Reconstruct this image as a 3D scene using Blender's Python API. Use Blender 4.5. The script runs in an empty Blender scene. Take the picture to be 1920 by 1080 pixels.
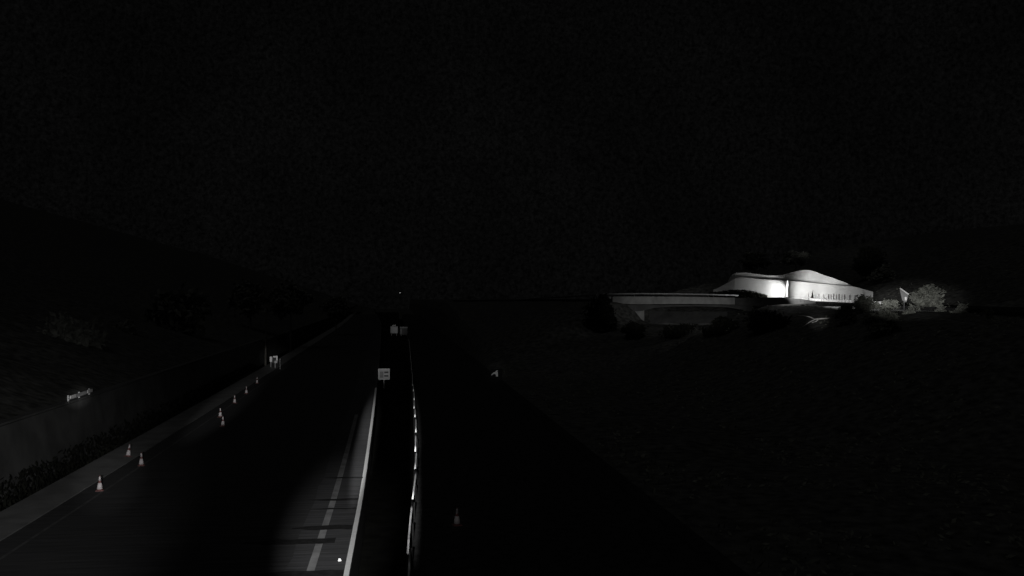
import bpy, bmesh, math, random
from mathutils import Vector, Matrix, noise
random.seed(7)
S = bpy.context.scene
COL = S.collection
R = math.radians

# ------------------------------------------------------------------ camera
YAW = math.atan((960 - 748) / 1800.0)
PIT = math.atan(20 / 1800.0)
CAM = Vector((0, 0, 10.0))
cd = bpy.data.cameras.new("camera"); cam = bpy.data.objects.new("camera", cd); COL.objects.link(cam)
cd.sensor_width = 36; cd.lens = 36 * 1800 / 1920.0; cd.clip_end = 3000; cd.clip_start = 0.1
cam.location = CAM; cam.rotation_euler = (R(90) + PIT, 0, -YAW)
S.camera = cam
FW = Vector((math.sin(YAW) * math.cos(PIT), math.cos(YAW) * math.cos(PIT), math.sin(PIT)))
RT = Vector((math.cos(YAW), -math.sin(YAW), 0)); UP = RT.cross(FW)
FH = Vector((math.sin(YAW), math.cos(YAW), 0))
def at(px, py, D):
    """world point seen at photograph pixel (px,py), D metres ahead of the lens plane"""
    return CAM + D * (FW + RT * ((px - 960) / 1800.0) + UP * ((540 - py) / 1800.0))

# ------------------------------------------------------------------ night sky, moonlight, exposure
W = bpy.data.worlds.new("World"); S.world = W; W.use_nodes = True
nt = W.node_tree; bg = nt.nodes["Background"]
sky = nt.nodes.new("ShaderNodeTexSky"); sky.sky_type = 'NISHITA'; sky.sun_disc = False
sky.sun_elevation = R(35); sky.sun_rotation = R(150)
bw = nt.nodes.new("ShaderNodeRGBToBW"); nt.links.new(sky.outputs[0], bw.inputs[0])
tc = nt.nodes.new("ShaderNodeTexCoord"); nz = nt.nodes.new("ShaderNodeTexNoise")
nz.inputs["Scale"].default_value = 9; nz.inputs["Detail"].default_value = 6
nt.links.new(tc.outputs["Generated"], nz.inputs["Vector"])
mr = nt.nodes.new("ShaderNodeMapRange"); mr.inputs[1].default_value = .3; mr.inputs[2].default_value = .7
mr.inputs[3].default_value = .8; mr.inputs[4].default_value = 1.25
nt.links.new(nz.outputs[0], mr.inputs[0])
pw = nt.nodes.new("ShaderNodeMath"); pw.operation = 'POWER'; pw.inputs[1].default_value = .15   # thin overcast evens the sky out
nt.links.new(bw.outputs[0], pw.inputs[0])
ml = nt.nodes.new("ShaderNodeMath"); ml.operation = 'MULTIPLY'
nt.links.new(pw.outputs[0], ml.inputs[0]); nz2 = nt.nodes.new("ShaderNodeTexNoise"); nz2.inputs["Scale"].default_value = 260; nz2.inputs["Detail"].default_value = 3; nz2.inputs["Roughness"].default_value = .8
nt.links.new(tc.outputs["Generated"], nz2.inputs["Vector"])                     # fine mottling, image grain put into the sky colour
mr2 = nt.nodes.new("ShaderNodeMapRange"); mr2.inputs[1].default_value = .32; mr2.inputs[2].default_value = .68
mr2.inputs[3].default_value = .25; mr2.inputs[4].default_value = 1.75
nt.links.new(nz2.outputs[0], mr2.inputs[0])
mm = nt.nodes.new("ShaderNodeMath"); mm.operation = 'MULTIPLY'
nt.links.new(mr.outputs[0], mm.inputs[0]); nt.links.new(mr2.outputs[0], mm.inputs[1])
nt.links.new(mm.outputs[0], ml.inputs[1])
nt.links.new(ml.outputs[0], bg.inputs[0]); bg.inputs[1].default_value = 0.0013
sd = bpy.data.lights.new("moon", 'SUN'); sd.energy = 0.05; sd.angle = R(40)
so = bpy.data.objects.new("moon", sd); COL.objects.link(so); so.rotation_euler = (R(40), 0, R(-30))
S.view_settings.view_transform = 'Standard'; S.view_settings.look = 'None'
S.cycles.use_denoising = True
S.view_settings.exposure = 0; S.view_settings.gamma = 1

# unseen spots added at the camera mast, each aimed to brighten one area
def spot(name, loc, tgt, half_deg, watts, blend=1.0, size=.12, col=(1, 1, 1)):
    l = bpy.data.lights.new(name, 'SPOT'); l.energy = watts; l.spot_size = R(2 * half_deg); l.spot_blend = blend
    l.shadow_soft_size = size; l.color = col
    o = bpy.data.objects.new(name, l); COL.objects.link(o); o.location = loc
    o.rotation_euler = (Vector(tgt) - Vector(loc)).to_track_quat('-Z', 'Y').to_euler()
MAST = (-1.2, -1.0, 9.7)
def beam(tgt, end, long_deg, wide_deg, watts):
    """added mast spot with an oblong beam: centred on tgt, its long axis turned towards end"""
    l = bpy.data.lights.new("mast_fill_spot", 'SPOT'); l.energy = watts; l.spot_size = R(2 * long_deg); l.spot_blend = 1.0
    l.shadow_soft_size = .12
    o = bpy.data.objects.new("mast_fill_spot", l); COL.objects.link(o)
    z = (Vector(MAST) - Vector(tgt)).normalized(); yv = Vector(end) - Vector(tgt); yv = (yv - z * yv.dot(z)).normalized()
    xv = yv.cross(z)
    M = Matrix((xv, yv, z)).transposed().to_4x4(); M = M @ Matrix.Diagonal((wide_deg / long_deg, 1, 1, 1)); M.translation = MAST
    o.matrix_world = M
beam((-2.6, 41, 0), (-2.5, 60, 0), 5.2, 3.6, 90000)
beam((-2.3, 65, 0), (-2.45, 90, 0), 3.6, .66, 360000)
beam((-2.4, 80, 0), (-2.5, 100, 0), 1.5, .6, 240000)
beam((0.72, 52, .7), (1.08, 80, .7), 5.4, .45, 220000)
beam((1.1, 72, .7), (1.25, 95, .7), 2.4, .4, 340000)
spot("mast_fill_spot", MAST, (-1.7, 108, 1.9), .8, 90000)
spot("mast_fill_spot", MAST, (0, 265, 2.0), .8, 260000)
spot("mast_fill_spot", MAST, (-19.4, 51, 0.6), 10.5, 27000)
spot("mast_fill_spot", MAST, (-15.5, 54, 0.3), 2.2, 28000)
beam((-15.3, 88, 0.5), (-16.2, 112, .5), 3.4, 1.0, 80000)
spot("mast_fill_spot", MAST, at(512, 674, 138), 1.0, 160000)
spot("mast_fill_spot", MAST, at(150, 743, 70), .75, 62000)
beam(at(1268, 577, 156), at(1400, 578, 150), 5.0, 1.9, 140000)
beam(at(1585, 462, 165), at(1800, 470, 160), 3.6, 1.25, 110000)
spot("mast_fill_spot", MAST, at(928, 700, 120), 0.8, 60000)
beam(at(1712, 562, 111), at(1800, 562, 111), 3.2, 1.25, 250000)
beam(at(1672, 560, 112), at(1800, 560, 111), 1.3, .7, 300000)
spot("mast_fill_spot", MAST, at(1534, 598, 118), .75, 170000)
spot("mast_fill_spot", MAST, at(857, 980, 44), .8, 1700)

# ------------------------------------------------------------------ materials
MATS = {}
def mat(name, col, rough=.8, var=.25, scale=3.0, metal=0, stretch=None, bump=0, emit=0, spec=.3, holes=None):
    m = bpy.data.materials.new(name); m.use_nodes = True; n = m.node_tree; b = n.nodes["Principled BSDF"]
    b.inputs["Roughness"].default_value = rough; b.inputs["Metallic"].default_value = metal
    b.inputs["Specular IOR Level"].default_value = spec
    c = n.nodes.new("ShaderNodeTexCoord"); mp = n.nodes.new("ShaderNodeMapping")
    if stretch: mp.inputs["Scale"].default_value = stretch
    n.links.new(c.outputs["Object"], mp.inputs[0])
    t = n.nodes.new("ShaderNodeTexNoise"); t.inputs["Scale"].default_value = scale; t.inputs["Detail"].default_value = 8
    n.links.new(mp.outputs[0], t.inputs["Vector"])
    r = n.nodes.new("ShaderNodeValToRGB")
    r.color_ramp.elements[0].position = .3; r.color_ramp.elements[1].position = .7
    lo = [max(0, x * (1 - var)) for x in col]; hi = [min(1, x * (1 + var)) for x in col]
    r.color_ramp.elements[0].color = (*lo, 1); r.color_ramp.elements[1].color = (*hi, 1)
    n.links.new(t.outputs[0], r.inputs[0]); n.links.new(r.outputs[0], b.inputs["Base Color"])
    if bump:
        bp = n.nodes.new("ShaderNodeBump"); bp.inputs["Strength"].default_value = bump; bp.inputs["Distance"].default_value = .05
        n.links.new(t.outputs[0], bp.inputs["Height"]); n.links.new(bp.outputs[0], b.inputs["Normal"])
    if emit:
        b.inputs["Emission Color"].default_value = (1, 1, 1, 1); b.inputs["Emission Strength"].default_value = emit
    if holes:                                   # paint worn away: (scale, threshold)
        t2 = n.nodes.new("ShaderNodeTexNoise"); t2.inputs["Scale"].default_value = holes[0]; t2.inputs["Detail"].default_value = 6
        n.links.new(mp.outputs[0], t2.inputs["Vector"])
        q = n.nodes.new("ShaderNodeMapRange"); q.inputs[1].default_value = holes[1]; q.inputs[2].default_value = holes[1] + .12
        n.links.new(t2.outputs[0], q.inputs[0]); n.links.new(q.outputs[0], b.inputs["Alpha"])
    MATS[name] = m; return m
mat("asphalt", (.04, .04, .041), .92, .35, 2.2, stretch=(.12, 1.6, 1), bump=.3)
mat("side_asphalt", (.03, .03, .03), .95, .3, 1, spec=.0)
mat("shoulder_asphalt", (.055, .055, .057), .92, .45, 2.0, stretch=(.15, 2.2, 1), bump=.4)
mat("tar", (.012, .012, .012), .95, .3, 4, spec=.0)
mat("shadow_strip_tone", (.022, .022, .022), .9, .4, 3, spec=.1)
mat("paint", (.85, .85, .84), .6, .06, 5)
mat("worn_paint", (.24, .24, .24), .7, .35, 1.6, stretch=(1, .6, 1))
mat("dimmed_paint", (.075, .075, .075), .8, .4, 1.2)
mat("concrete", (.33, .33, .32), .85, .22, .8, bump=.15)
mat("wall_concrete", (.48, .48, .47), .85, .14, .35, stretch=(1, 1, .25), bump=.1)
mat("slope_concrete", (.5, .5, .49), .9, .12, .5, bump=.2)
mat("old_concrete", (.10, .10, .098), .9, .3, .6, bump=.3)
mat("gutter_concrete", (.17, .17, .168), .9, .25, .7, bump=.2)
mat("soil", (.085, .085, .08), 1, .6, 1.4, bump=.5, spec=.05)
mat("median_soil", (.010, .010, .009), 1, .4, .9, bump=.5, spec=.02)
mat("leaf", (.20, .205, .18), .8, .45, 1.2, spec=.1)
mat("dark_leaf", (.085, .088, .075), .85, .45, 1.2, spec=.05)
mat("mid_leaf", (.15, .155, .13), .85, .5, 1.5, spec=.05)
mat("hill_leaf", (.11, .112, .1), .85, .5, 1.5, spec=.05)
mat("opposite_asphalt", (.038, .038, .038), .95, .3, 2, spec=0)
mat("weed_shade_leaf", (.013, .0135, .011), .9, .4, 2, spec=.03)
mat("bark", (.09, .085, .075), .95, .3, 6, bump=.4)
mat("pale_bark", (.5, .49, .47), .9, .2, 4)
mat("steel", (.45, .45, .45), .55, .2, 1.5, spec=.4)
mat("white_rail", (.66, .66, .66), .6, .38, .16, stretch=(.2, 1, .2))
mat("dark_steel", (.06, .06, .06), .6, .2, 3)
mat("sign_face", (.36, .36, .36), .7, .06, 1.4)
mat("sign_pale", (.50, .50, .50), .7, .06, 2)
mat("sign_mid", (.17, .17, .17), .7, .12, 2)
mat("sign_dark", (.05, .05, .05), .7, .1, 2)
mat("white_plastic", (.75, .74, .73), .55, .1, 6)
mat("orange", (.17, .075, .07), .6, .1, 6)
mat("sleeve", (.62, .58, .585), .55, .08, 8)
mat("black_rubber", (.02, .02, .02), .8, .2, 5)
mat("lamp_glow", (.9, .9, .9), .4, 0, 1, emit=30)
mat("rear_fill_glow", (.9, .9, .9), .4, 0, 1, emit=36)
mat("post_glow", (.8, .8, .8), .4, 0, 1, emit=1.1)
mat("far_lamp", (.9, .9, .9), .4, 0, 1, emit=.5)
mat("stud_glass", (.9, .9, .9), .3, 0, 1)

# ------------------------------------------------------------------ mesh helpers
def link(name, bm, m, parent=None, smooth=False, loc=None):
    me = bpy.data.meshes.new(name); bmesh.ops.recalc_face_normals(bm, faces=bm.faces)
    bm.to_mesh(me); bm.free(); me.materials.append(MATS[m])
    if smooth:
        for p in me.polygons: p.use_smooth = True
    o = bpy.data.objects.new(name, me); COL.objects.link(o)
    if parent: o.parent = parent
    if loc is not None: o.location = loc
    return o
def tag(o, label, cat, group=None):
    o["label"] = label; o["category"] = cat
    if group: o["group"] = group
    return o
def struct(name, bm, m):
    o = link(name, bm, m); o["kind"] = "structure"; return o
def thing(name, label, cat, loc, rz=0, group=None):
    o = bpy.data.objects.new(name, None); COL.objects.link(o); o.location = loc; o.rotation_euler = (0, 0, rz)
    o.empty_display_size = .2
    return tag(o, label, cat, group)
def copy_tree(o, parent=None):
    c = o.copy(); COL.objects.link(c); c.parent = parent
    for ch in list(o.children): copy_tree(ch, c)
    return c
def box(bm, c, s, rot=None, bevel=0):
    r = bmesh.ops.create_cube(bm, size=1)["verts"]
    M = Matrix.Translation(c) @ (rot.to_4x4() if rot else Matrix.Identity(4)) @ Matrix.Diagonal((*s, 1))
    bmesh.ops.transform(bm, matrix=M, verts=r)
    if bevel:
        es = list({e for v in r for e in v.link_edges})
        bmesh.ops.bevel(bm, geom=es, offset=bevel, segments=2, affect='EDGES')
def tube(bm, pts, rad, n=8, cap=True):
    rings = []
    pts = [Vector(p) for p in pts]
    rs = rad if isinstance(rad, (list, tuple)) else [rad] * len(pts)
    for i, p in enumerate(pts):
        d = (pts[min(i + 1, len(pts) - 1)] - pts[max(i - 1, 0)]).normalized()
        a = d.cross(Vector((0, 0, 1)))
        if a.length < 1e-3: a = Vector((1, 0, 0))
        a.normalize(); b = d.cross(a)
        rings.append([bm.verts.new(p + rs[i] * (a * math.cos(t) + b * math.sin(t))) for t in [2 * math.pi * k / n for k in range(n)]])
    for i in range(len(rings) - 1):
        for k in range(n):
            bm.faces.new((rings[i][k], rings[i][(k + 1) % n], rings[i + 1][(k + 1) % n], rings[i + 1][k]))
    if cap: bm.faces.new(rings[0]); bm.faces.new(rings[-1])
def lathe(bm, prof, n=16):
    rings = [[bm.verts.new((r * math.cos(2 * math.pi * k / n), r * math.sin(2 * math.pi * k / n), z)) for k in range(n)] for r, z in prof]
    for i in range(len(rings) - 1):
        for k in range(n):
            bm.faces.new((rings[i][k], rings[i][(k + 1) % n], rings[i + 1][(k + 1) % n], rings[i + 1][k]))
    bm.faces.new(rings[0]); bm.faces.new(rings[-1])
def section_loft(bm, secs):
    """secs: list of closed cross-sections (lists of points, same length)"""
    rings = [[bm.verts.new(p) for p in s] for s in secs]
    n = len(rings[0])
    for i in range(len(rings) - 1):
        for k in range(n):
            bm.faces.new((rings[i][k], rings[i][(k + 1) % n], rings[i + 1][(k + 1) % n], rings[i + 1][k]))
    bm.faces.new(rings[0]); bm.faces.new(rings[-1])
def interp(tab, x):
    if x <= tab[0][0]: return tab[0][1]
    for (a, b), (c, d) in zip(tab, tab[1:]):
        if x <= c:
            t = (x - a) / (c - a); return b + (d - b) * t
    return tab[-1][1]

# ------------------------------------------------------------------ alignments
def sh(Y): return -((max(0, Y - 48) / 56.0) ** 1.2) * .60 if Y < 400 else -((352 / 56.0) ** 1.2) * .6 - (Y - 400) * .03
RAIL = [(0, .05), (32, .27), (43, .55), (54, .96), (69, 1.2), (92, 1.42), (208, 2.2), (500, 2.2)]
YS = [0, 10, 20, 26, 30, 34, 38, 42, 46, 50, 55, 60, 66, 72, 80, 88, 96, 106, 118, 132, 150, 175, 205, 240, 290, 350, 430, 520, 620]
def smooth_line(tab, Y):
    return sum(interp(tab, Y + k * 3) for k in (-2, -1, 0, 1, 2)) / 5
# the side road on the right: (px, road-surface y, depth of its near edge)
SIDE = [(850, 563, 300), (930, 562, 262), (1000, 561, 225), (1060, 561, 195), (1130, 561, 170), (1250, 561, 159), (1375, 561, 150), (1480, 564, 140), (1560, 567.5, 130), (1640, 571, 119), (1720, 575, 110), (1800, 577, 101), (1900, 585, 92), (2050, 596, 82)]
near = [at(*p) for p in SIDE]
def side_normal(i):
    d = near[min(i + 1, len(near) - 1)] - near[max(i - 1, 0)]; n = Vector((-d.y, d.x, 0)).normalized()
    return n if n.dot(FH) > 0 else -n
far_ = [p + side_normal(i) * 9.0 for i, p in enumerate(near)]

def side_query(x, y):
    best = None
    p = Vector((x, y))
    for i in range(len(near) - 1):
        a = near[i].to_2d(); b = near[i + 1].to_2d(); d = b - a
        t = max(0, min(1, (p - a).dot(d) / d.length_squared)); q = a + d * t
        dist = (p - q).length
        if best is None or dist < best[0]:
            n = side_normal(i).to_2d()
            best = (dist, (p - q).dot(n) > 0, near[i].z + (near[i + 1].z - near[i].z) * t, SIDE[i][0] + (SIDE[i + 1][0] - SIDE[i][0]) * t)
    return best
def sm(a, b, x):
    t = max(0, min(1, (x - a) / (b - a))); return t * t * (3 - 2 * t)
def height(x, y):
    s = sh(y); u = x - s
    n = noise.noise(Vector((x * .05, y * .05, 0))) * 1.0 + noise.noise(Vector((x * .2, y * .2, 3))) * .35
    if u < -20.2:
        h = 3.05 + max(0, -u - 21.2) * .33 + n * sm(21.5, 30, -u)
        if u > -20.8: h = -.45
        return min(h, 75 + n)
    if u < -18.7: return -.45
    if u < -16.2: return -.3
    if x < 12.6: return -2.6 + noise.noise(Vector((x, y * .4, 1))) * .25
    base = -.3 + n * sm(13, 22, x) * .8
    d, behind, z, px = side_query(x, y)
    gul = sm(1165, 1215, px) * (1 - sm(1420, 1475, px))      # hollow below the bridge
    if behind:
        top = z - .4
        if d > 10: top += 26 * (1 - math.exp(-(d - 10) * .42 / 26)) * (1 - sm(140, 260, d)) * sm(950, 1250, px) + n * sm(10, 20, d)
        low = z - 4.2 + 26 * (1 - math.exp(-max(0, d - 2) * .42 / 26))
        h = top * (1 - gul) + min(top, low) * gul
    else:
        f = 1 - sm(1.5, 34, d)
        top = base + (z - .5 - base) * f
        low = base + (z - 4.4 - base) * f
        h = top * (1 - gul) + low * gul
    return h if x > 14 else base + (h - base) * sm(12.6, 14, x)

# ------------------------------------------------------------------ ground
xs = [-400, -300, -220, -160, -120, -90, -70, -55, -45, -38, -33, -29, -26, -24, -22.6, -21.6, -20.9, -20.7, -20.1, -19.5, -18.75, -18.65, -16.25, -16.15, -10, -5, -2.2, -1.6, -1, -.5, 0, .5, 1, 1.6, 2.4, 4, 8, 12.4, 12.7, 13.5, 14.5, 16]
x = 18
while x < 110: xs.append(x); x += 2.2
xs += [114, 120, 130, 145, 165, 190, 230, 290, 380, 500]
ys = [-30, -10, 0, 8, 15, 20]
y = 24
while y < 200: ys.append(y); y += 2.5
ys += [205, 212, 220, 230, 242, 256, 272, 290, 315, 345, 380, 430, 500, 600, 720, 900, 1200]
bm = bmesh.new()
grid = []
for yy in ys:
    row = []
    for xx in xs:
        X = xx + (sh(yy) if -30 < xx < 0 else 0)
        row.append(bm.verts.new((X, yy, height(X, yy))))
    grid.append(row)
for j in range(len(ys) - 1):
    for i in range(len(xs) - 1):
        bm.faces.new((grid[j][i], grid[j][i + 1], grid[j + 1][i + 1], grid[j + 1][i]))
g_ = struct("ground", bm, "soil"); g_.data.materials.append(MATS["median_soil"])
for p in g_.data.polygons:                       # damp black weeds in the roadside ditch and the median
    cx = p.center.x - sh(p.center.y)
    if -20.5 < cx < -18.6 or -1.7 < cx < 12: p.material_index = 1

def deck(bm, left, right, z=0, drop=2.5, ys=YS):
    secs = []
    for Y in ys:
        l, r = left(Y), right(Y)
        secs.append([(l, Y, z), (r, Y, z), (r, Y, z - drop), (l, Y, z - drop)])
    section_loft(bm, secs)
def sheet(bm, left, right, z, y0, y1, step=2.0):
    prev = None; Y = y0
    while True:
        a = bm.verts.new((left(Y), Y, z)); b = bm.verts.new((right(Y), Y, z))
        if prev: bm.faces.new((prev[0], prev[1], b, a))
        prev = (a, b)
        if Y >= y1: break
        Y = min(y1, Y + step)

bm = bmesh.new(); deck(bm, lambda Y: -16.3 + sh(Y), lambda Y: -1.765 + sh(Y)); road = struct("road", bm, "asphalt")
bm = bmesh.new(); sheet(bm, lambda Y: -4.15 + sh(Y) + .22 * noise.noise(Vector((Y * .3, 0, 0))), lambda Y: -1.78 + sh(Y), .004, 0, 300)
link("shoulder_strip", bm, "shoulder_asphalt", road)
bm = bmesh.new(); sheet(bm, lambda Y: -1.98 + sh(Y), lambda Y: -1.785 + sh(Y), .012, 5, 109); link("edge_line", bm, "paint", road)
bm = bmesh.new(); sheet(bm, lambda Y: -1.97 + sh(Y), lambda Y: -1.79 + sh(Y), .008, 109, 420); link("edge_line", bm, "dimmed_paint", road)  # far length seen unlit, its dimness put into the paint colour
bm = bmesh.new(); sheet(bm, lambda Y: -3.36 + sh(Y) * 1.15, lambda Y: -3.07 + sh(Y) * 1.15, .008, 5, 84); link("worn_line", bm, "worn_paint", road)
bm = bmesh.new(); sheet(bm, lambda Y: -15.27 + sh(Y), lambda Y: -15.12 + sh(Y), .008, 5, 300); link("far_edge_line", bm, "dimmed_paint", road)
for (ya, yb, xa, xb) in ((35.15, 36.0, -5.4, -1.99), (39.9, 40.75, -6.3, -2.6), (42.25, 43.05, -4.6, -2.0), (46.3, 46.6, -4.2, -1.99), (48.3, 48.75, -4.4, -1.99), (54.2, 54.6, -4.1, -1.99)):  # cast shadow stripes painted as dark strips across the road
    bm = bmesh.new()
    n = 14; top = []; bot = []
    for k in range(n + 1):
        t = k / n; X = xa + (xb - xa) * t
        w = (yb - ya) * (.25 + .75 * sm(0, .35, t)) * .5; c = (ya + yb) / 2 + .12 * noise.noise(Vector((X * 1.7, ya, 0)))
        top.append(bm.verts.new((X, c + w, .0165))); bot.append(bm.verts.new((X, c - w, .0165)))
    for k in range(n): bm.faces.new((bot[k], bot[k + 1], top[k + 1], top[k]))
    link("shadow_strip", bm, "shadow_strip_tone", road)
# the concrete gutter beside the left carriageway
bm = bmesh.new(); deck(bm, lambda Y: -18.45 + sh(Y), lambda Y: -16.31 + sh(Y), .06, .8); struct("gutter", bm, "gutter_concrete")
bm = bmesh.new(); sheet(bm, lambda Y: -1.75 + sh(Y), lambda Y: smooth_line(RAIL, Y) - .12, -2.1, 0, 400); struct("median", bm, "median_soil")
bm = bmesh.new(); deck(bm, lambda Y: smooth_line(RAIL, Y) - .1, lambda Y: 12.6); opp = struct("opposite_road", bm, "opposite_asphalt")
bm = bmesh.new(); sheet(bm, lambda Y: 11.6, lambda Y: 11.8, .008, 5, 300); link("edge_line", bm, "side_asphalt", opp)
# side road on its embankment and bridge
bm = bmesh.new()
section_loft(bm, [[near[i], far_[i], far_[i] - Vector((0, 0, .7)), near[i] - Vector((0, 0, .7))] for i in range(len(near))])
struct("side_road", bm, "side_asphalt")

# ------------------------------------------------------------------ left retaining wall
t = thing("retaining_wall", "long leaning grey concrete wall along the left road edge beyond the gutter", "wall", (0, 0, 0))
secs = []
for Y in [15, 30, 45, 60, 75, 90, 105, 120, 140, 160]:
    s = sh(Y); zt = 3.30 + .05 * noise.noise(Vector((Y * .1, 0, 0)))
    secs.append([(-20.15 + s, Y, -.5), (-20.65 + s, Y, zt), (-21.1 + s, Y, zt), (-21.1 + s, Y, -.5)])
bm = bmesh.new(); section_loft(bm, secs); link("wall", bm, "old_concrete", t)
bm = bmesh.new(); section_loft(bm, [[(-20.6 + sh(Y), Y, 3.36), (-21.15 + sh(Y), Y, 3.36), (-21.15 + sh(Y), Y, 3.46), (-20.6 + sh(Y), Y, 3.46)] for Y in [15, 30, 45, 60, 75, 90, 105, 120, 140, 160]])
link("coping", bm, "old_concrete", t)
g = thing("guardrail", "short pale guardrail length on top of the left retaining wall", "guardrail", (0, 0, 0))
def wbeam(bm, a, b, h=.24, dpt=.06, n=Vector((1, 0, 0))):
    prof = [(0, -h / 2), (dpt, -h * .36), (dpt, -h * .2), (0, -h * .06), (0, h * .06), (dpt, h * .2), (dpt, h * .36), (0, h / 2)]
    th = .012
    ring = lambda P: [P + n * u + Vector((0, 0, v)) for u, v in prof] + [P + n * (u - th) + Vector((0, 0, v)) for u, v in reversed(prof)]
    section_loft(bm, [ring(a), ring(b)])
ga, gb = Vector((-20.85, 63.9, 3.66)), Vector((-20.9, 68.8, 3.70))
bm = bmesh.new(); wbeam(bm, ga, gb); link("beam", bm, "steel", g)
for f in (.06, .5, .94):
    p = ga.lerp(gb, f); bm = bmesh.new(); box(bm, p + Vector((-.08, 0, -.2)), (.1, .1, .75)); link("post", bm, "steel", g)
for f in (.14, .86):
    p = ga.lerp(gb, f); bm = bmesh.new(); box(bm, p + Vector((.09, 0, .06)), (.03, 1.05, .2), bevel=.01); link("reflector_plate", bm, "white_plastic", g)

# ------------------------------------------------------------------ rail of the opposite carriageway
g = thing("guardrail", "long thin white pipe guardrail of the unlit right carriageway beside the median", "guardrail", (0, 0, 0))
Y = 26.0; k = 0
while Y < 215:
    L = random.choice((6.5, 8.2, 9.0)) if Y > 36.2 else 9.6
    off = (.0, -.035, .015)[k % 3]
    pts = [(smooth_line(RAIL, yy) + off + .05 * (yy - Y) / L, yy, .74 + (.015, -.02, 0)[k % 3]) for yy in [Y + L * q / 4 for q in range(5)]]
    bm = bmesh.new(); tube(bm, pts, .042, 10); link("rail_pipe", bm, "white_rail", g, smooth=True)
    Y += L * .97; k += 1
bm = bmesh.new()
pts = [(smooth_line(RAIL, yy) + .02, yy, .42) for yy in range(26, 215, 4)]
tube(bm, pts, .03, 8); link("lower_pipe", bm, "tar", g, smooth=True)
for Y in range(28, 130, 4):
    bm = bmesh.new(); tube(bm, [(smooth_line(RAIL, Y) + .1, Y, 0), (smooth_line(RAIL, Y) + .1, Y, .72)], .04, 8); link("post", bm, "tar", g)

# ------------------------------------------------------------------ traffic cones
def make_cone(name="traffic_cone", s=1.0):
    r = thing(name, "traffic cone", "traffic cone", (0, 0, 0))
    bm = bmesh.new(); box(bm, Vector((0, 0, .02)), (.4, .4, .04), bevel=.012); link("base", bm, "orange", r)
    bm = bmesh.new(); lathe(bm, [(.155, .04), (.135, .12), (.105, .3), (.075, .45), (.05, .6), (.036, .77), (.02, .785)]); link("body", bm, "orange", r, smooth=True)
    bm = bmesh.new(); lathe(bm, [(.148, .09), (.113, .29), (.088, .41), (.08, .41), (.10, .29), (.13, .09)]); link("sleeve", bm, "sleeve", r, smooth=True)
    bm = bmesh.new(); lathe(bm, [(.064, .53), (.046, .68), (.044, .74), (.036, .74), (.035, .68), (.05, .53)]); link("sleeve", bm, "sleeve", r, smooth=True)
    return r
cone = make_cone()
GP = "traffic cones along the left edge of the road"
def ground_xy(px, py, z=0):
    v = at(px, py, 1) - CAM; k = (z - CAM.z) / v.z; return CAM + v * k
cone_list = [(187, 920, "nearest pink and white cone, lowest of the left row beside the pale gutter"),
             (265, 873, "pink and white cone right of its close neighbour, second nearest of the left row"),
             (240, 858, "leaning dim cone behind the gutter edge, third nearest of the left row"),
             (418, 799, "small cone in front of another nearly touching it, halfway along the left row"),
             (413, 782, "bright slim cone just behind its front neighbour halfway along the left row"),
             (440, 756, "small dim cone, sixth in the row receding along the left edge"),
             (462, 738, "small dim cone, seventh in the row, between two faint cones"),
             (482, 720, "farthest and faintest cone of the left row, nearest the roadside signs")]
for i, (px, py, lb) in enumerate(cone_list):
    c = cone if i == 0 else copy_tree(cone)
    p = ground_xy(px, py); c.location = p
    c.rotation_euler = (0, R(9) if i == 2 else 0, random.uniform(0, 1.5))
    if p.x < -16.25: c.location.z = .06
    tag(c, lb, "traffic cone", GP)
p = ground_xy(857, 985); c = copy_tree(cone); c.location = p; c.rotation_euler = (0, 0, .2)
tag(c, "lone dim cone standing on the dark right carriageway", "traffic cone", "traffic cones on the right carriageway")

# ------------------------------------------------------------------ signs
def panel_sign(name, label, w, h, px, py_c, D, zbase, face, post=.05, extra=None, cat="sign", posts=1):
    c = at(px, py_c, D); rz = -math.atan2(c.x, c.y)
    r = thing(name, label, cat, (c.x, c.y, zbase), rz)
    zc = c.z - zbase
    bm = bmesh.new(); box(bm, Vector((0, 0, zc)), (w, .05, h), bevel=.012); link("panel", bm, face, r)
    for q in range(posts):
        ox = 0 if posts == 1 else (-.35 + .7 * q) * w
        bm = bmesh.new(); tube(bm, [(ox, .06, 0), (ox, .06, zc + h * .4)], post, 8); link("post", bm, "steel", r)
    return r, zc
# square sign in the median
r, zc = panel_sign("road_sign", "square pale road sign with two dark bars on a post at the road edge", 1.27, 1.25, 720, 701.5, 108, -.1, "sign_face")
bm = bmesh.new()
for dx, dz, sx, sz in ((0, .585, 1.27, .08), (0, -.585, 1.27, .08), (-.595, 0, .08, 1.1), (.595, 0, .08, 1.1)): box(bm, Vector((dx, -.03, zc + dz)), (sx, .02, sz))
link("border", bm, "sign_pale", r)
for dz in (.2, -.2):
    bm = bmesh.new(); box(bm, Vector((.26, -.03, zc + dz)), (.46, .02, .19), bevel=.005); link("dark_bar", bm, "sign_dark", r)
bm = bmesh.new(); box(bm, Vector((-.27, -.03, zc - .05)), (.42, .016, .7)); link("symbol_field", bm, "sign_mid", r)
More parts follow.
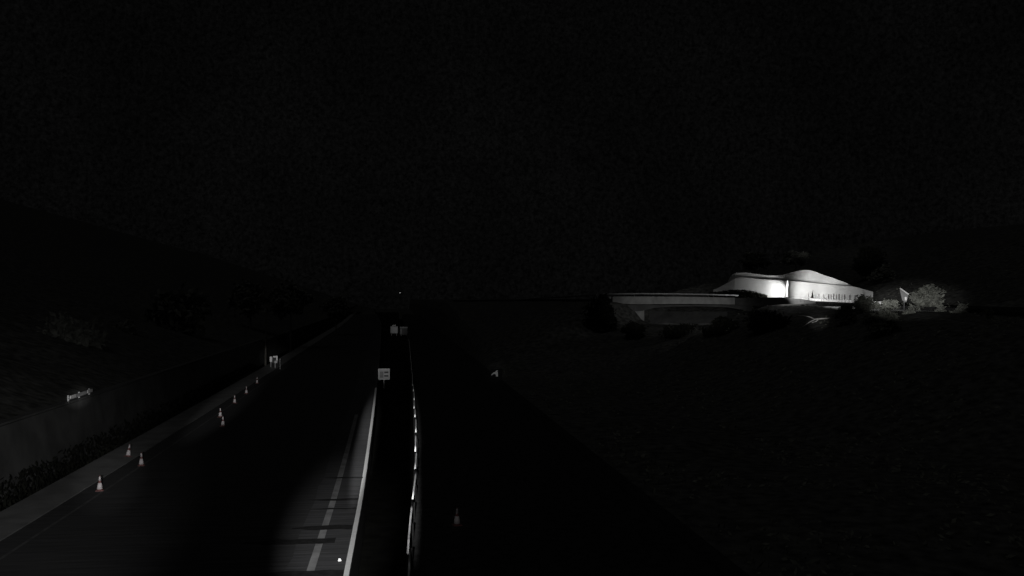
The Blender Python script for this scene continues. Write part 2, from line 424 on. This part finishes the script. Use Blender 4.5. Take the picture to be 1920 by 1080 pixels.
# two boards far down the road
D = 262; u = D / 1800.0
r, zc = panel_sign("warning_board", "far pale board with chamfered corners and two small lamps on top", 2.05, 2.0, 739, 618.5, D, -.2, "sign_mid", posts=2)
bm = bmesh.new(); box(bm, Vector((0, -.05, zc)), (1.75, .04, 1.7), bevel=.3 if False else .015); link("face", bm, "sign_face", r)
for dx in (-.3, .25):
    bm = bmesh.new(); lathe(bm, [(.1, 0), (.17, .06), (.17, .28), (.08, .36)], 10); link("warning_lamp", bm, "white_plastic", r, smooth=True, loc=(dx, 0, zc + 1.0))
r, zc = panel_sign("information_board", "far dark framed board with a pale header bar, right of the lamp topped board", 2.1, 2.2, 757, 620.5, D + 3, -.2, "sign_dark", posts=2)
bm = bmesh.new(); box(bm, Vector((.05, -.04, zc + .95)), (2.1, .05, .42), bevel=.01); link("header", bm, "sign_mid", r)
bm = bmesh.new(); box(bm, Vector((-.72, -.04, zc - .1)), (.36, .04, 1.3)); link("side_strip", bm, "sign_mid", r)
bm = bmesh.new(); box(bm, Vector((.35, -.04, zc - .75)), (1.2, .04, .45)); link("lower_strip", bm, "sign_dark", r)
# roadside signs beyond the cones
r, zc = panel_sign("marker_sign", "narrow upright pale marker plate on a post beyond the left cones", .36, .78, 508, 673.5, 140, -.1, "white_plastic")
r, zc = panel_sign("curve_sign", "small pale sign with a dark bent mark, right of the narrow marker plate", .72, 1.02, 516, 674, 138, -.1, "sign_dark")
bm = bmesh.new(); box(bm, Vector((.02, -.03, zc + .4)), (.62, .02, .22)); box(bm, Vector((.23, -.045, zc + .1)), (.22, .02, .5)); link("symbol", bm, "white_plastic", r)
bm = bmesh.new(); box(bm, Vector((.1, -.03, zc - .34)), (.4, .02, .32)); link("lower_plate", bm, "sign_pale", r)
r, zc = panel_sign("reflector_post", "slim low post with a dim reflector disc right of the small left signs", .2, .2, 525, 674, 136, -.1, "sign_mid", post=.03, cat="post")
# arrow board on the right carriageway
D = 120; c = at(929, 701, D); rz = -math.atan2(c.x, c.y)
r = thing("arrow_sign", "dark low board with a pale bent arrow standing alone on the dark right carriageway", "sign", (c.x, c.y, 0), rz)
zc = c.z
bm = bmesh.new(); box(bm, Vector((.1, 0, zc)), (1.5, .05, 1.25), bevel=.02); link("panel", bm, "tar", r)
bm = bmesh.new()
U = D / 1800.0
pl = [(-10.2, 3.2), (-8.5, -.2), (-5.5, -3.2), (-1.5, -5.2), (-.5, -8.0), (3.6, -8.0), (3.2, -6.4), (1, -6.0), (3.0, -4.5), (3.4, 0), (3.2, 6), (-.6, 6), (-.8, 1.6), (-3.5, -.2), (-6, .6), (-8.6, 3.6)]
f0 = [bm.verts.new(((a) * U * .95 + .1, -.035, zc - b * U * .8)) for a, b in pl]; f1 = [bm.verts.new((v.co.x, -.055, v.co.z)) for v in f0]
n = len(pl)
bm.faces.new(f1); bm.faces.new(list(reversed(f0)))
for k in range(n): bm.faces.new((f0[k], f0[(k + 1) % n], f1[(k + 1) % n], f1[k]))
link("arrow", bm, "sign_pale", r)
for sx in (-.5, .6):
    bm = bmesh.new(); tube(bm, [(sx, .05, 0), (sx, .05, zc + .5)], .035, 8); link("leg", bm, "dark_steel", r)
# raised stud on the shoulder
p = ground_xy(637, 1052); r = thing("road_stud", "tiny bright road stud on the shoulder beside the white edge line", "road stud", (p.x, p.y, 0))
bm = bmesh.new(); lathe(bm, [(.075, .0), (.075, .03), (.05, .055), (.02, .06)], 12); link("housing", bm, "white_plastic", r)
bm = bmesh.new(); box(bm, Vector((0, -.06, .07)), (.09, .03, .09), bevel=.006); link("reflector", bm, "stud_glass", r)

# ------------------------------------------------------------------ far lamp and utility pole
b = at(750, 549, 600)
r = thing("street_lamp", "tiny distant lit street lamp straight down the road", "street lamp", (b.x + .6, b.y, -2.5))
H = b.z + 2.5
bm = bmesh.new(); tube(bm, [(0, 0, 0), (0, 0, H + .15)], [.14, .08], 8); link("pole", bm, "dark_steel", r)
bm = bmesh.new(); tube(bm, [(0, 0, H + .1), (-.35, 0, H + .28), (-.8, 0, H + .25)], .05, 6); link("arm", bm, "dark_steel", r)
bm = bmesh.new(); box(bm, Vector((-.6, 0, H)), (.5, .25, .3), bevel=.05); link("lamp_head", bm, "far_lamp", r)
b = at(498, 622, 150); zt = at(498, 568, 150).z; zg = height(b.x, b.y) - .2
r = thing("utility_pole", "faint slim pale pole standing on the dark left hillside", "utility pole", (b.x, b.y, zg))
bm = bmesh.new(); tube(bm, [(0, 0, 0), (.02, 0, (zt - zg) * .5), (.15, 0, zt - zg)], [.16, .14, .1], 10); link("shaft", bm, "bark", r)
bm = bmesh.new(); box(bm, Vector((.12, 0, zt - zg - .5)), (1.1, .1, .1)); link("crossarm", bm, "bark", r)

# ------------------------------------------------------------------ bridge
def ribbon(bm, rows, thick, back=FH):
    """rows: (px, ytop, ybot, D): upright ribbon as seen from the mast, with real thickness going away"""
    secs = []
    for px, yt, yb, D in rows:
        a = at(px, yt, D); b_ = at(px, yb, D); b_ = Vector((a.x, a.y, b_.z))
        secs.append([a, b_, b_ + back * thick, a + back * thick])
    section_loft(bm, secs)
def dpt(px): return interp([(s[0], s[2]) for s in SIDE], px)
br = thing("road_bridge", "grey concrete road bridge with shallow arched underside, left of the floodlit wall", "bridge", at(1300, 600, 155))
Bo = br.location.copy()
def blink(name, bm, m, **k):
    bmesh.ops.translate(bm, verts=bm.verts, vec=-Bo); return link(name, bm, m, br, **k)
bm = bmesh.new(); ribbon(bm, [(1149, 556.5, 566, dpt(1149) - .5), (1153, 556, 569, dpt(1153) - .5), (1200, 556, 570.5, dpt(1200) - .5), (1260, 556.2, 569.8, dpt(1260) - .5), (1320, 557, 570, dpt(1320) - .5), (1378, 558.2, 571, dpt(1378) - .5)], .4); blink("parapet", bm, "concrete")
bm = bmesh.new(); ribbon(bm, [(1379, 558.5, 571.5, dpt(1379) - .3), (1430, 557.8, 574, dpt(1430) - .3), (1470, 557.6, 573, dpt(1470) - .3), (1500, 560, 570, dpt(1500) - .3), (1530, 565, 569, dpt(1530) - .3)], .4); blink("wing_wall", bm, "old_concrete")
bm = bmesh.new(); ribbon(bm, [(1156, 571.5, 586, dpt(1156) + .1), (1205, 571.5, 583, dpt(1205) + .1), (1225, 571.5, 577.5, dpt(1225) + .1), (1260, 571.5, 574.8, dpt(1260) + .1), (1310, 571.5, 574.2, dpt(1310) + .1), (1365, 571.8, 576.5, dpt(1365) + .1), (1410, 572.5, 584, dpt(1410) + .1)], 8.0); blink("girder", bm, "old_concrete")
bm = bmesh.new(); ribbon(bm, [(1163, 572, 606, dpt(1163) + .6), (1184, 572, 612, dpt(1184) + .6), (1208, 572, 616, dpt(1208) + .6)], 7); blink("abutment", bm, "concrete")
bm = bmesh.new()
rows = []
for px in range(1212, 1372, 8):
    top = at(px, 584 + 1.5 * noise.noise(Vector((px * .05, 0, 0))), dpt(px) + 5); bot = at(px, 607 + 5 * noise.noise(Vector((px * .03, 2, 0))), dpt(px) + 1)
    rows.append([top, bot, bot - Vector((0, 0, .3)), top - Vector((0, 0, .3))])
section_loft(bm, rows); blink("pale_slope_sheet", bm, "old_concrete")  # pale sheet added so the slope under the arch looks lit
bm = bmesh.new()
tube(bm, [at(px, y, dpt(px) - .3) for px, y in ((1129, 551.5), (1160, 551), (1200, 550.6), (1260, 551), (1320, 552), (1384, 554))], .11, 8); blink("handrail", bm, "steel", smooth=True)
for k in range(14):
    px = 1134 + k * 18.5; y = interp([(1129, 551.5), (1200, 550.6), (1260, 551), (1320, 552), (1384, 554)], px)
    a = at(px, y, dpt(px) - .3); e = at(px, 558, dpt(px) - .3)
    bm = bmesh.new(); tube(bm, [a, (a.x, a.y, e.z)], .035, 6); blink("rail_post", bm, "dark_steel")
bm = bmesh.new()
ribbon(bm, [(1131, 556.5, 559.5, dpt(1131) - .4), (1146, 556.5, 559.5, dpt(1146) - .4)], .2); blink("end_beam", bm, "steel")
# rail of the side road farther left
g = thing("guardrail", "faint distant guardrail of the side road, left of the bridge", "guardrail", (0, 0, 0))
bm = bmesh.new(); tube(bm, [at(868, 570, 287), at(900, 568, 274), at(930, 565.5, 261), at(1000, 560, 224), at(1060, 556.5, 194), at(1118, 553, 175)], .13, 8); link("rail", bm, "dark_steel", g, smooth=True)
for px, y, D in ((868, 570, 287), (900, 568, 274), (930, 565.5, 261), (1000, 560, 224), (1060, 556.5, 194), (1112, 553.4, 176)):
    a = at(px, y, D); bm = bmesh.new(); tube(bm, [a, a - Vector((0, 0, 1.0))], .07, 6); link("post", bm, "dark_steel", g)

# ------------------------------------------------------------------ floodlit walls
WD = [(1335, 163), (1380, 157), (1420, 153), (1480, 146.5), (1560, 136.5), (1600, 131), (1637, 126)]
def wd(px): return interp(WD, px)
lw = thing("floodlit_wall", "long floodlit white concrete wall behind the roadworks lamps", "wall", at(1480, 556, 146))
Lo = lw.location.copy()
TOP = [(1338, 543.5), (1350, 538.5), (1358, 534), (1368, 528), (1378, 523.5), (1388, 521.3), (1400, 521.5), (1430, 524.8), (1455, 526.2), (1480, 527.8), (1510, 530), (1540, 533), (1570, 535.6), (1596, 537.6), (1606, 539.5), (1618, 543), (1637, 548)]
BOT = [(1338, 556), (1400, 558), (1480, 562), (1560, 567), (1637, 573)]
pxs = [1338, 1344, 1350, 1358, 1368, 1378, 1388, 1400, 1415, 1430, 1445, 1455, 1468, 1480, 1495, 1510, 1525, 1540, 1555, 1570, 1585, 1596, 1606, 1618, 1628, 1637]
bm = bmesh.new(); ribbon(bm, [(p, interp(TOP, p), interp(BOT, p), wd(p)) for p in pxs], .45)
bmesh.ops.translate(bm, verts=bm.verts, vec=-Lo); link("wall", bm, "wall_concrete", lw)
bm = bmesh.new(); ribbon(bm, [(p, interp(TOP, p) - .9, interp(TOP, p) + 1.1, wd(p) - .12) for p in pxs if p >= 1368], .69)
bmesh.ops.translate(bm, verts=bm.verts, vec=-Lo); link("coping", bm, "wall_concrete", lw)
# upper terrace: concrete faced slope with its own cap
CREST = [(1366, 528), (1370, 520), (1374, 515.5), (1380, 512.6), (1388, 512), (1400, 512.2), (1420, 515), (1440, 517.6), (1455, 517.6), (1468, 516), (1480, 513), (1490, 510.2), (1500, 508), (1508, 507), (1517, 507.2), (1530, 511), (1545, 517), (1560, 521.5), (1575, 527.5), (1590, 532.5), (1598, 536)]
us = thing("faced_slope", "humped pale concrete faced slope rising behind the floodlit wall", "slope wall", at(1490, 530, 150))
Uo = us.location.copy()
upx = [c[0] for c in CREST]
bm = bmesh.new(); secs = []
for p in upx:
    d = wd(p); yc = interp(CREST, p); yt = interp(TOP, p)
    foot = at(p, yt + 3.5, d + .7); cr = at(p, yc, d + 1.4)
    secs.append([foot, foot.lerp(cr, .5) - FH * .05, cr, cr + FH * .6, Vector((cr.x, cr.y, foot.z)) + FH * .6])
section_loft(bm, secs); bmesh.ops.translate(bm, verts=bm.verts, vec=-Uo); link("slope_face", bm, "slope_concrete", us)
bm = bmesh.new(); ribbon(bm, [(p, interp(CREST, p) - 1.0, interp(CREST, p) + 1.2, wd(p) + 1.25) for p in upx if p < 1594], .35)
bmesh.ops.translate(bm, verts=bm.verts, vec=-Uo); link("crest_cap", bm, "wall_concrete", us)

hg = thing("hedge", "low black hedge along the foot of the floodlit wall's left end", "hedge", at(1390, 556, 150))
HP = [(1330, 549), (1350, 546.5), (1370, 544), (1390, 543.3), (1405, 545), (1420, 548), (1436, 553.5)]
bm = bmesh.new(); rnd = random.Random(11)
for k in range(3200):
    px = rnd.uniform(1330, 1438); y0 = interp(HP, px) + noise.noise(Vector((px * .2, 0, 0))) * 1.2
    P = at(px, rnd.uniform(y0, 562), wd(px) - rnd.uniform(2.2, 3.4)) - hg.location; l = rnd.uniform(.1, .24)
    a = Vector((rnd.gauss(0, 1), rnd.gauss(0, 1), rnd.gauss(0, 1))).normalized(); b_ = a.orthogonal().normalized()
    bm.faces.new([bm.verts.new(P - a * l), bm.verts.new(P + b_ * l * .5), bm.verts.new(P + a * l), bm.verts.new(P - b_ * l * .5)])
link("foliage", bm, "weed_shade_leaf", hg)
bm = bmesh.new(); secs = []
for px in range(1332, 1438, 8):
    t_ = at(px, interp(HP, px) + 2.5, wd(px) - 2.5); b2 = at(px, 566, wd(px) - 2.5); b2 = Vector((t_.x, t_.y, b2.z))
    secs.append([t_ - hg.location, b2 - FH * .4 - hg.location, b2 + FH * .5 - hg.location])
section_loft(bm, secs); link("stems", bm, "weed_shade_leaf", hg)

# ------------------------------------------------------------------ roadworks lamp tower
Dl = 143.2
ground_z = at(1463, 563.6, Dl).z
c = at(1462, 546, Dl)
lt = thing("light_tower", "glaring white roadworks light tower in front of the pale wall", "work light", (c.x, c.y, ground_z))
hz = c.z - ground_z
ang = -YAW + R(62)                 # lamps face along the wall to the right
rotp = Matrix.Rotation(ang, 3, 'Z')
bm = bmesh.new(); box(bm, Vector((0, 0, .2)), (1.5, .9, .14), bevel=.03); link("skid", bm, "dark_steel", lt)
bm = bmesh.new(); tube(bm, [(0, 0, .2), (0, 0, hz)], .05, 8); link("mast", bm, "dark_steel", lt)
bm = bmesh.new(); box(bm, Vector((0, 0, hz)), (1.9, .16, 1.5), rotp, bevel=.03); link("housing", bm, "dark_steel", lt)
for sx in (-.47, .47):
    for sz in (-.37, .37):
        bm = bmesh.new(); box(bm, Vector((0, 0, hz)) + rotp @ Vector((sx, -.095, sz)), (.9, .03, .7), rotp, bevel=.01); link("lamp_panel", bm, "lamp_glow", lt)
bm = bmesh.new(); box(bm, Vector((0, 0, hz)) + rotp @ Vector((0, .095, 0)), (1.7, .03, 1.3), rotp, bevel=.01); link("rear_fill_panel", bm, "rear_fill_glow", lt)  # glowing panel added to brighten the wall left of the tower
tower = c
spot("added_spot", c + RT * 1.7 - FH * .7, at(1697, 566, 111), 11, 36000, size=.2)  # unseen spots added around the tower to brighten wall, slope and bushes
spot("added_spot", c - FH * 4.0 - RT * 4.0, at(1580, 549, 134), 38, 2900, size=.3)
spot("added_spot", c - RT * 4.0 - FH * 5 + Vector((0, 0, .3)), at(1552, 516, 140), 34, 2300, size=.3)
spot("added_spot", c - RT * .1 + FH * .75, at(1457, 547, 150), 24, 3600, size=.3)
spot("added_spot", c - RT * .4 + FH * .7, at(1436, 543, 151), 24, 2200, size=.3)
# tall white post beside it, made to glow so it looks lit
a = at(1475.5, 526, 145.6); e = at(1475.5, 563, 145.6)
r = thing("marker_post", "tall white post with painted-in glow and dark foot right of the glaring light tower", "post", (a.x, a.y, e.z))
h = a.z - e.z
bm = bmesh.new(); tube(bm, [(0, 0, .5), (0, 0, h * .62), (.07, 0, h * .78), (.1, 0, h)], [.13, .14, .15, .06], 12); link("shaft", bm, "post_glow", r, smooth=True)
bm = bmesh.new(); lathe(bm, [(.26, -.3), (.26, .1), (.15, .16), (.12, .5)], 12); link("foot", bm, "black_rubber", r)

# guardrail and delineators in front of the wall
g = thing("guardrail", "bright white guardrail at the foot of the floodlit wall", "guardrail", (0, 0, 0))
GY = [(1485, 560.5), (1510, 561.8), (1550, 563.2), (1595, 565.4), (1640, 567.5), (1662, 568.6)]
def gd(px): return interp([(1485, 144.3), (1560, 135), (1600, 129.6), (1640, 124), (1670, 120)], px)
for k in range(6):
    p0 = 1486 + k * 29; p1 = p0 + 28.6
    bm = bmesh.new(); wbeam(bm, at(p0, interp(GY, p0), gd(p0)), at(p1, interp(GY, p1), gd(p1)), .34, .07, -FH); link("beam", bm, "white_plastic", g)
for k in range(14):
    p0 = 1490 + k * 12.8; a = at(p0, interp(GY, p0), gd(p0)) + FH * .12
    bm = bmesh.new(); box(bm, a - Vector((0, 0, .25)), (.12, .12, .9)); link("post", bm, "steel", g)
first = None
words = ["leftmost short white delineator on the guardrail, beside the bright cone", "short white delineator second from the left, just right of the bright cone", "slim white delineator third from the left along the guardrail",
         "bright white delineator, left one of a close pair mid guardrail", "bright white delineator, right one of a close pair mid guardrail", "wide bright delineator in the middle of the guardrail row",
         "thin delineator right of the wide bright one", "wide pale delineator eighth from the left along the guardrail", "thin grey delineator third from the right on the guardrail", "dim delineator second from the right on the guardrail", "rightmost dim delineator, beside the dark bush"]
for i, px in enumerate((1516, 1535, 1544, 1553, 1558, 1563, 1568, 1573, 1583, 1593, 1603)):
    y = interp(GY, px); a = at(px, y - 2.2, gd(px) + .35)
    if first is None:
        first = thing("delineator", words[0], "delineator", a)
        bm = bmesh.new(); lathe(bm, [(.12, 0), (.12, .04), (.06, .08), (.06, .68), (.04, .74)], 10); link("tube", bm, "white_plastic", first, smooth=True)
        bm = bmesh.new(); lathe(bm, [(.066, .42), (.066, .56), (.061, .56), (.061, .42)], 10); link("band", bm, "sleeve", first)
        o = first
    else: o = copy_tree(first)
    w = 1.6 if i in (5, 7) else (1.25 if i in (3, 4) else .95)
    o.location = a; o.scale = (w, w, random.uniform(.9, 1.15)); tag(o, words[i], "delineator", "white delineators along the guardrail by the wall")
c = copy_tree(cone); p = at(1523, 558.5, 133.5); c.location = p; c.scale = (1.15, 1.15, 1.25)
tag(c, "tall orange and white cone against the floodlit wall, left end of the delineators", "traffic cone", "traffic cones by the floodlit wall")

# pale forked branch lying below the embankment
Df = min((abs(height(*at(1530, 601, d).to_2d()) - at(1530, 601, d).z), d) for d in [80 + q * .5 for q in range(110)])[1] - 1.0
r = thing("fallen_branch", "pale forked bare branch on the dark slope below the floodlit wall", "branch", at(1528, 599, Df))
Fo = r.location.copy()
bm = bmesh.new()
tube(bm, [at(1556, 596.8, Df) - Fo, at(1542, 597.4, Df) - Fo, at(1528, 598.6, Df) - Fo, at(1518, 604, Df - .5) - Fo, at(1504, 613, Df - 1) - Fo], [.07, .09, .08, .06, .02], 8)
link("limb", bm, "pale_bark", r, smooth=True)
bm = bmesh.new(); tube(bm, [at(1527, 598, Df) - Fo, at(1518, 594, Df) - Fo, at(1507, 592, Df) - Fo, at(1496, 591.4, Df) - Fo], [.05, .055, .05, .02], 8); link("fork", bm, "pale_bark", r, smooth=True)
bm = bmesh.new(); tube(bm, [at(1536, 598, Df) - Fo, at(1530, 602.5, Df) - Fo, at(1522, 605, Df) - Fo], [.06, .06, .03], 8); link("fork", bm, "pale_bark", r, smooth=True)

# slanted board beside the bushes
Db = 111
r = thing("slanted_board", "pale slanted board with one bright reflector among the bushes at right", "board", at(1696, 572, Db))
So = r.location.copy()
pts = [(1687, 541), (1690, 541.5), (1703.5, 551.5), (1703, 555), (1700, 566), (1697, 567), (1692, 563)]
bm = bmesh.new(); f0 = [bm.verts.new(at(px, py, Db) - So) for px, py in pts]; f1 = [bm.verts.new(at(px, py, Db + 0) - So + FH * .08) for px, py in pts]
n = len(pts); bm.faces.new(f0); bm.faces.new(list(reversed(f1)))
for k in range(n): bm.faces.new((f0[k], f0[(k + 1) % n], f1[(k + 1) % n], f1[k]))
link("panel", bm, "gutter_concrete", r)
bm = bmesh.new(); a = at(1687.5, 540.5, Db) - So - FH * .03; e = at(1703.5, 551.8, Db) - So - FH * .03; tube(bm, [a, e], .07, 8); link("top_edge", bm, "white_plastic", r)
bm = bmesh.new(); lathe(bm, [(.09, 0), (.13, .05), (.13, .38), (.09, .43)], 10); link("reflector", bm, "white_plastic", r, loc=at(1697.3, 563.5, Db) - So - FH * .16, smooth=True)
bm = bmesh.new(); tube(bm, [at(1696, 560, Db) - So + FH * .12, at(1696, 592, Db) - So + FH * .12], .07, 8); link("post", bm, "dark_steel", r)

# ------------------------------------------------------------------ vegetation
def leaves(bm, c, rad, n, size, seed):
    rnd = random.Random(seed); clumps = []
    for k in range(max(6, n // 70)):
        v = Vector((rnd.gauss(0, 1), rnd.gauss(0, 1), rnd.gauss(0, 1))).normalized() * rnd.uniform(.35, 1)
        clumps.append((v, rnd.uniform(.18, .38)))
    for k in range(n):
        v, s = rnd.choice(clumps)
        q = v + Vector((rnd.gauss(0, 1), rnd.gauss(0, 1), rnd.gauss(0, 1))) * s * .6
        P = Vector(c) + Vector((q.x * rad[0], q.y * rad[1], q.z * rad[2]))
        a = Vector((rnd.gauss(0, 1), rnd.gauss(0, 1), rnd.gauss(0, 1))).normalized(); b_ = a.orthogonal().normalized()
        l = size * rnd.uniform(.6, 1.4)
        bm.faces.new([bm.verts.new(P - a * l), bm.verts.new(P + b_ * l * .45), bm.verts.new(P + a * l), bm.verts.new(P - b_ * l * .45)])
def plant(name, label, px, py, D, rpx, hpx, m, cat, n=1400, size=None, trunk=True, group=None, depth=.8, snap=True):
    """crown centred at the pixel, rpx/hpx half sizes in photo pixels; the stem runs down to the ground"""
    if D < 145 and px > 1050 and snap:                     # stand it where the slope really is
        best = min((abs(height(*at(px, py, d).to_2d()) - (at(px, py, d).z - hpx * d / 1800 * .8)) + .02 * abs(d - D), d) for d in [D - 30 + 2 * q for q in range(32)])
        D = best[1]
    c = at(px, py, D); k = D / 1800.0
    zg = height(c.x, c.y) - .15
    base = Vector((c.x, c.y, min(zg, c.z - hpx * k * .7)))
    r = thing(name, label, cat, base, 0, group)
    loc = c - base; rx, rz = rpx * k, hpx * k
    sd = int(px * 7 + py)
    bm = bmesh.new(); leaves(bm, loc, (rx, rx * depth, rz), n, size or max(.1, .085 * (rx + rz)), sd); o = link("crown", bm, m, r)
    if trunk:
        bm = bmesh.new(); rr = max(.04, .05 * rx); tube(bm, [(0, 0, 0), (.1 * rr, 0, loc.z * .6), (.3 * rr, .2 * rr, loc.z + rz * .3)], [rr * 1.3, rr, rr * .4], 8)
        rnd = random.Random(sd)
        for q in range(6):
            t_ = rnd.uniform(0, 2 * math.pi); z0 = loc.z - rz * rnd.uniform(.1, .7); z0 = max(z0, .1)
            tube(bm, [(0, 0, z0), (rx * .3 * math.cos(t_), rx * .3 * math.sin(t_), z0 + rz * .3), (rx * .65 * math.cos(t_), rx * .65 * math.sin(t_), z0 + rz * .75)], [rr * .55, rr * .35, rr * .12], 6)
        link("trunk", bm, "bark", r)
    return r
# lit bushes right of the wall
plant("bush", "softly lit leafy bush between the floodlit wall end and the slanted board", 1668, 571, 112, 20, 9, "leaf", "bush", 1500, snap=False)
plant("bush", "small dim shrub with pale specks at the right foot of the floodlit wall", 1638, 574, 113, 12, 8, "leaf", "bush", 700, snap=False)
plant("tree", "largest lit tree with a rounded crown right of the slanted board", 1739, 560, 109, 26, 22, "leaf", "tree", 2600, snap=False)
plant("bush", "tall thin lit shrub just right of the slanted board's top edge", 1718, 551, 112, 9, 10, "dark_leaf", "bush", 600, snap=False)
plant("bush", "lit bush directly below the slanted board", 1706, 588, 104, 13, 16, "leaf", "bush", 1200, snap=False)
plant("bush", "dim bush farther right, beyond the rounded lit tree", 1806, 583, 100, 17, 14, "leaf", "bush", 1100, snap=False)
plant("bush", "faintest bush, farthest right by the frame edge", 1850, 588, 97, 13, 14, "dark_leaf", "bush", 700)
plant("bush", "low pale bush under the rounded lit tree", 1768, 580, 104, 16, 7, "leaf", "bush", 700, snap=False)
# dark silhouettes in front, their shade put into the leaf colour
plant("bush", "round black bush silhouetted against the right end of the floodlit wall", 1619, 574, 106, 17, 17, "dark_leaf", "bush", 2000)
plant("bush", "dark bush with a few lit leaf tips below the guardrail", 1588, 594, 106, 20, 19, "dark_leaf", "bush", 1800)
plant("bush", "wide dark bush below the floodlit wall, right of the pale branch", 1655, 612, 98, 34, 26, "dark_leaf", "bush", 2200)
plant("tree", "dark tree hiding the left end of the bridge", 1125, 596, 138, 28, 34, "weed_shade_leaf", "tree", 2600)
plant("bush", "dark bush in front of the bridge abutment", 1190, 622, 130, 24, 17, "weed_shade_leaf", "bush", 1500)
plant("bush", "dark shrub below the middle of the bridge arch", 1268, 622, 132, 30, 15, "weed_shade_leaf", "bush", 1700)
plant("bush", "dark shrub under the right end of the bridge arch", 1350, 613, 130, 34, 18, "weed_shade_leaf", "bush", 1900)
plant("bush", "dark spreading bush below the wing wall of the bridge", 1440, 604, 126, 42, 19, "weed_shade_leaf", "bush", 2200)
# trees on the hill behind the wall
plant("tree", "faintly lit tree top directly above the hump of the pale slope", 1492, 484, 163, 24, 13, "leaf", "tree", 1800)
plant("tree", "dim tree on the hillside above the left part of the floodlit wall", 1415, 490, 168, 26, 14, "dark_leaf", "tree", 1700)
plant("tree", "tall black tree on the hillside above the wall's right end", 1628, 492, 152, 26, 26, "weed_shade_leaf", "tree", 2600)
plant("tree", "dark tree on the hillside between the pale slope and the slanted board", 1655, 515, 140, 26, 20, "leaf", "tree", 1900)
# left hillside
for i, (px, py, D, rp, hp, lb) in enumerate(((470, 560, 175, 34, 30, "dark tree on the left hillside left of the faint pole"), (545, 565, 190, 34, 30, "dark tree on the left hillside right of the faint pole"),
        (330, 590, 130, 50, 44, "large dark tree on the left hillside above the road cones"), (130, 640, 90, 60, 46, "large black tree behind the retaining wall at far left"),
        (630, 575, 260, 22, 20, "small dark tree at the foot of the left hillside near the road"), (220, 640, 110, 40, 36, "black tree behind the short guardrail on the wall"))):
    plant("tree", lb, px, py, D, rp, hp, "hill_leaf", "tree", 2000, group=None)
# low scrub over the dark slope on the right
bm = bmesh.new(); rnd = random.Random(21)
for k in range(16000):
    Y = 30 + 105 * rnd.random(); X = 13.2 + (Y * .85 + 10) * rnd.random()
    z = height(X, Y); d_ = noise.noise(Vector((X * .12, Y * .12, 7)))
    if d_ < -.05: continue
    P = Vector((X, Y, z + rnd.random() ** 2 * (.3 + 1.6 * d_))); l = rnd.uniform(.08, .24)
    a = Vector((rnd.gauss(0, 1), rnd.gauss(0, 1), rnd.gauss(.6, 1))).normalized(); b_ = a.orthogonal().normalized()
    bm.faces.new([bm.verts.new(P - a * l), bm.verts.new(P + b_ * l * .4), bm.verts.new(P + a * l), bm.verts.new(P - b_ * l * .4)])
o = link("scrub", bm, "mid_leaf"); o["kind"] = "stuff"; tag(o, "low scrub spread over the dark slope right of the carriageway", "scrub")

# weeds in the ditch along the foot of the left wall
bm = bmesh.new(); rnd = random.Random(5)
for k in range(9000):
    Y = 22 + 120 * rnd.random() ** 1.3; u = rnd.uniform(-20.1, -18.7); X = u + sh(Y)
    hmax = .25 + .75 * sm(-18.6, -19.9, u) + .3 * noise.noise(Vector((Y * .4, 0, 0)))
    P = Vector((X, Y, -.45 + rnd.random() * max(.2, hmax + .35))); l = rnd.uniform(.06, .2)
    a = Vector((rnd.gauss(0, .5), rnd.gauss(0, .5), 1)).normalized(); b_ = a.orthogonal().normalized(); b_.rotate(Matrix.Rotation(rnd.uniform(0, 6.28), 3, a))
    bm.faces.new([bm.verts.new(P - a * l), bm.verts.new(P + b_ * l * .35), bm.verts.new(P + a * l), bm.verts.new(P - b_ * l * .35)])
o = link("weeds", bm, "weed_shade_leaf"); o["kind"] = "stuff"; tag(o, "black weeds filling the ditch along the foot of the left wall", "weeds")
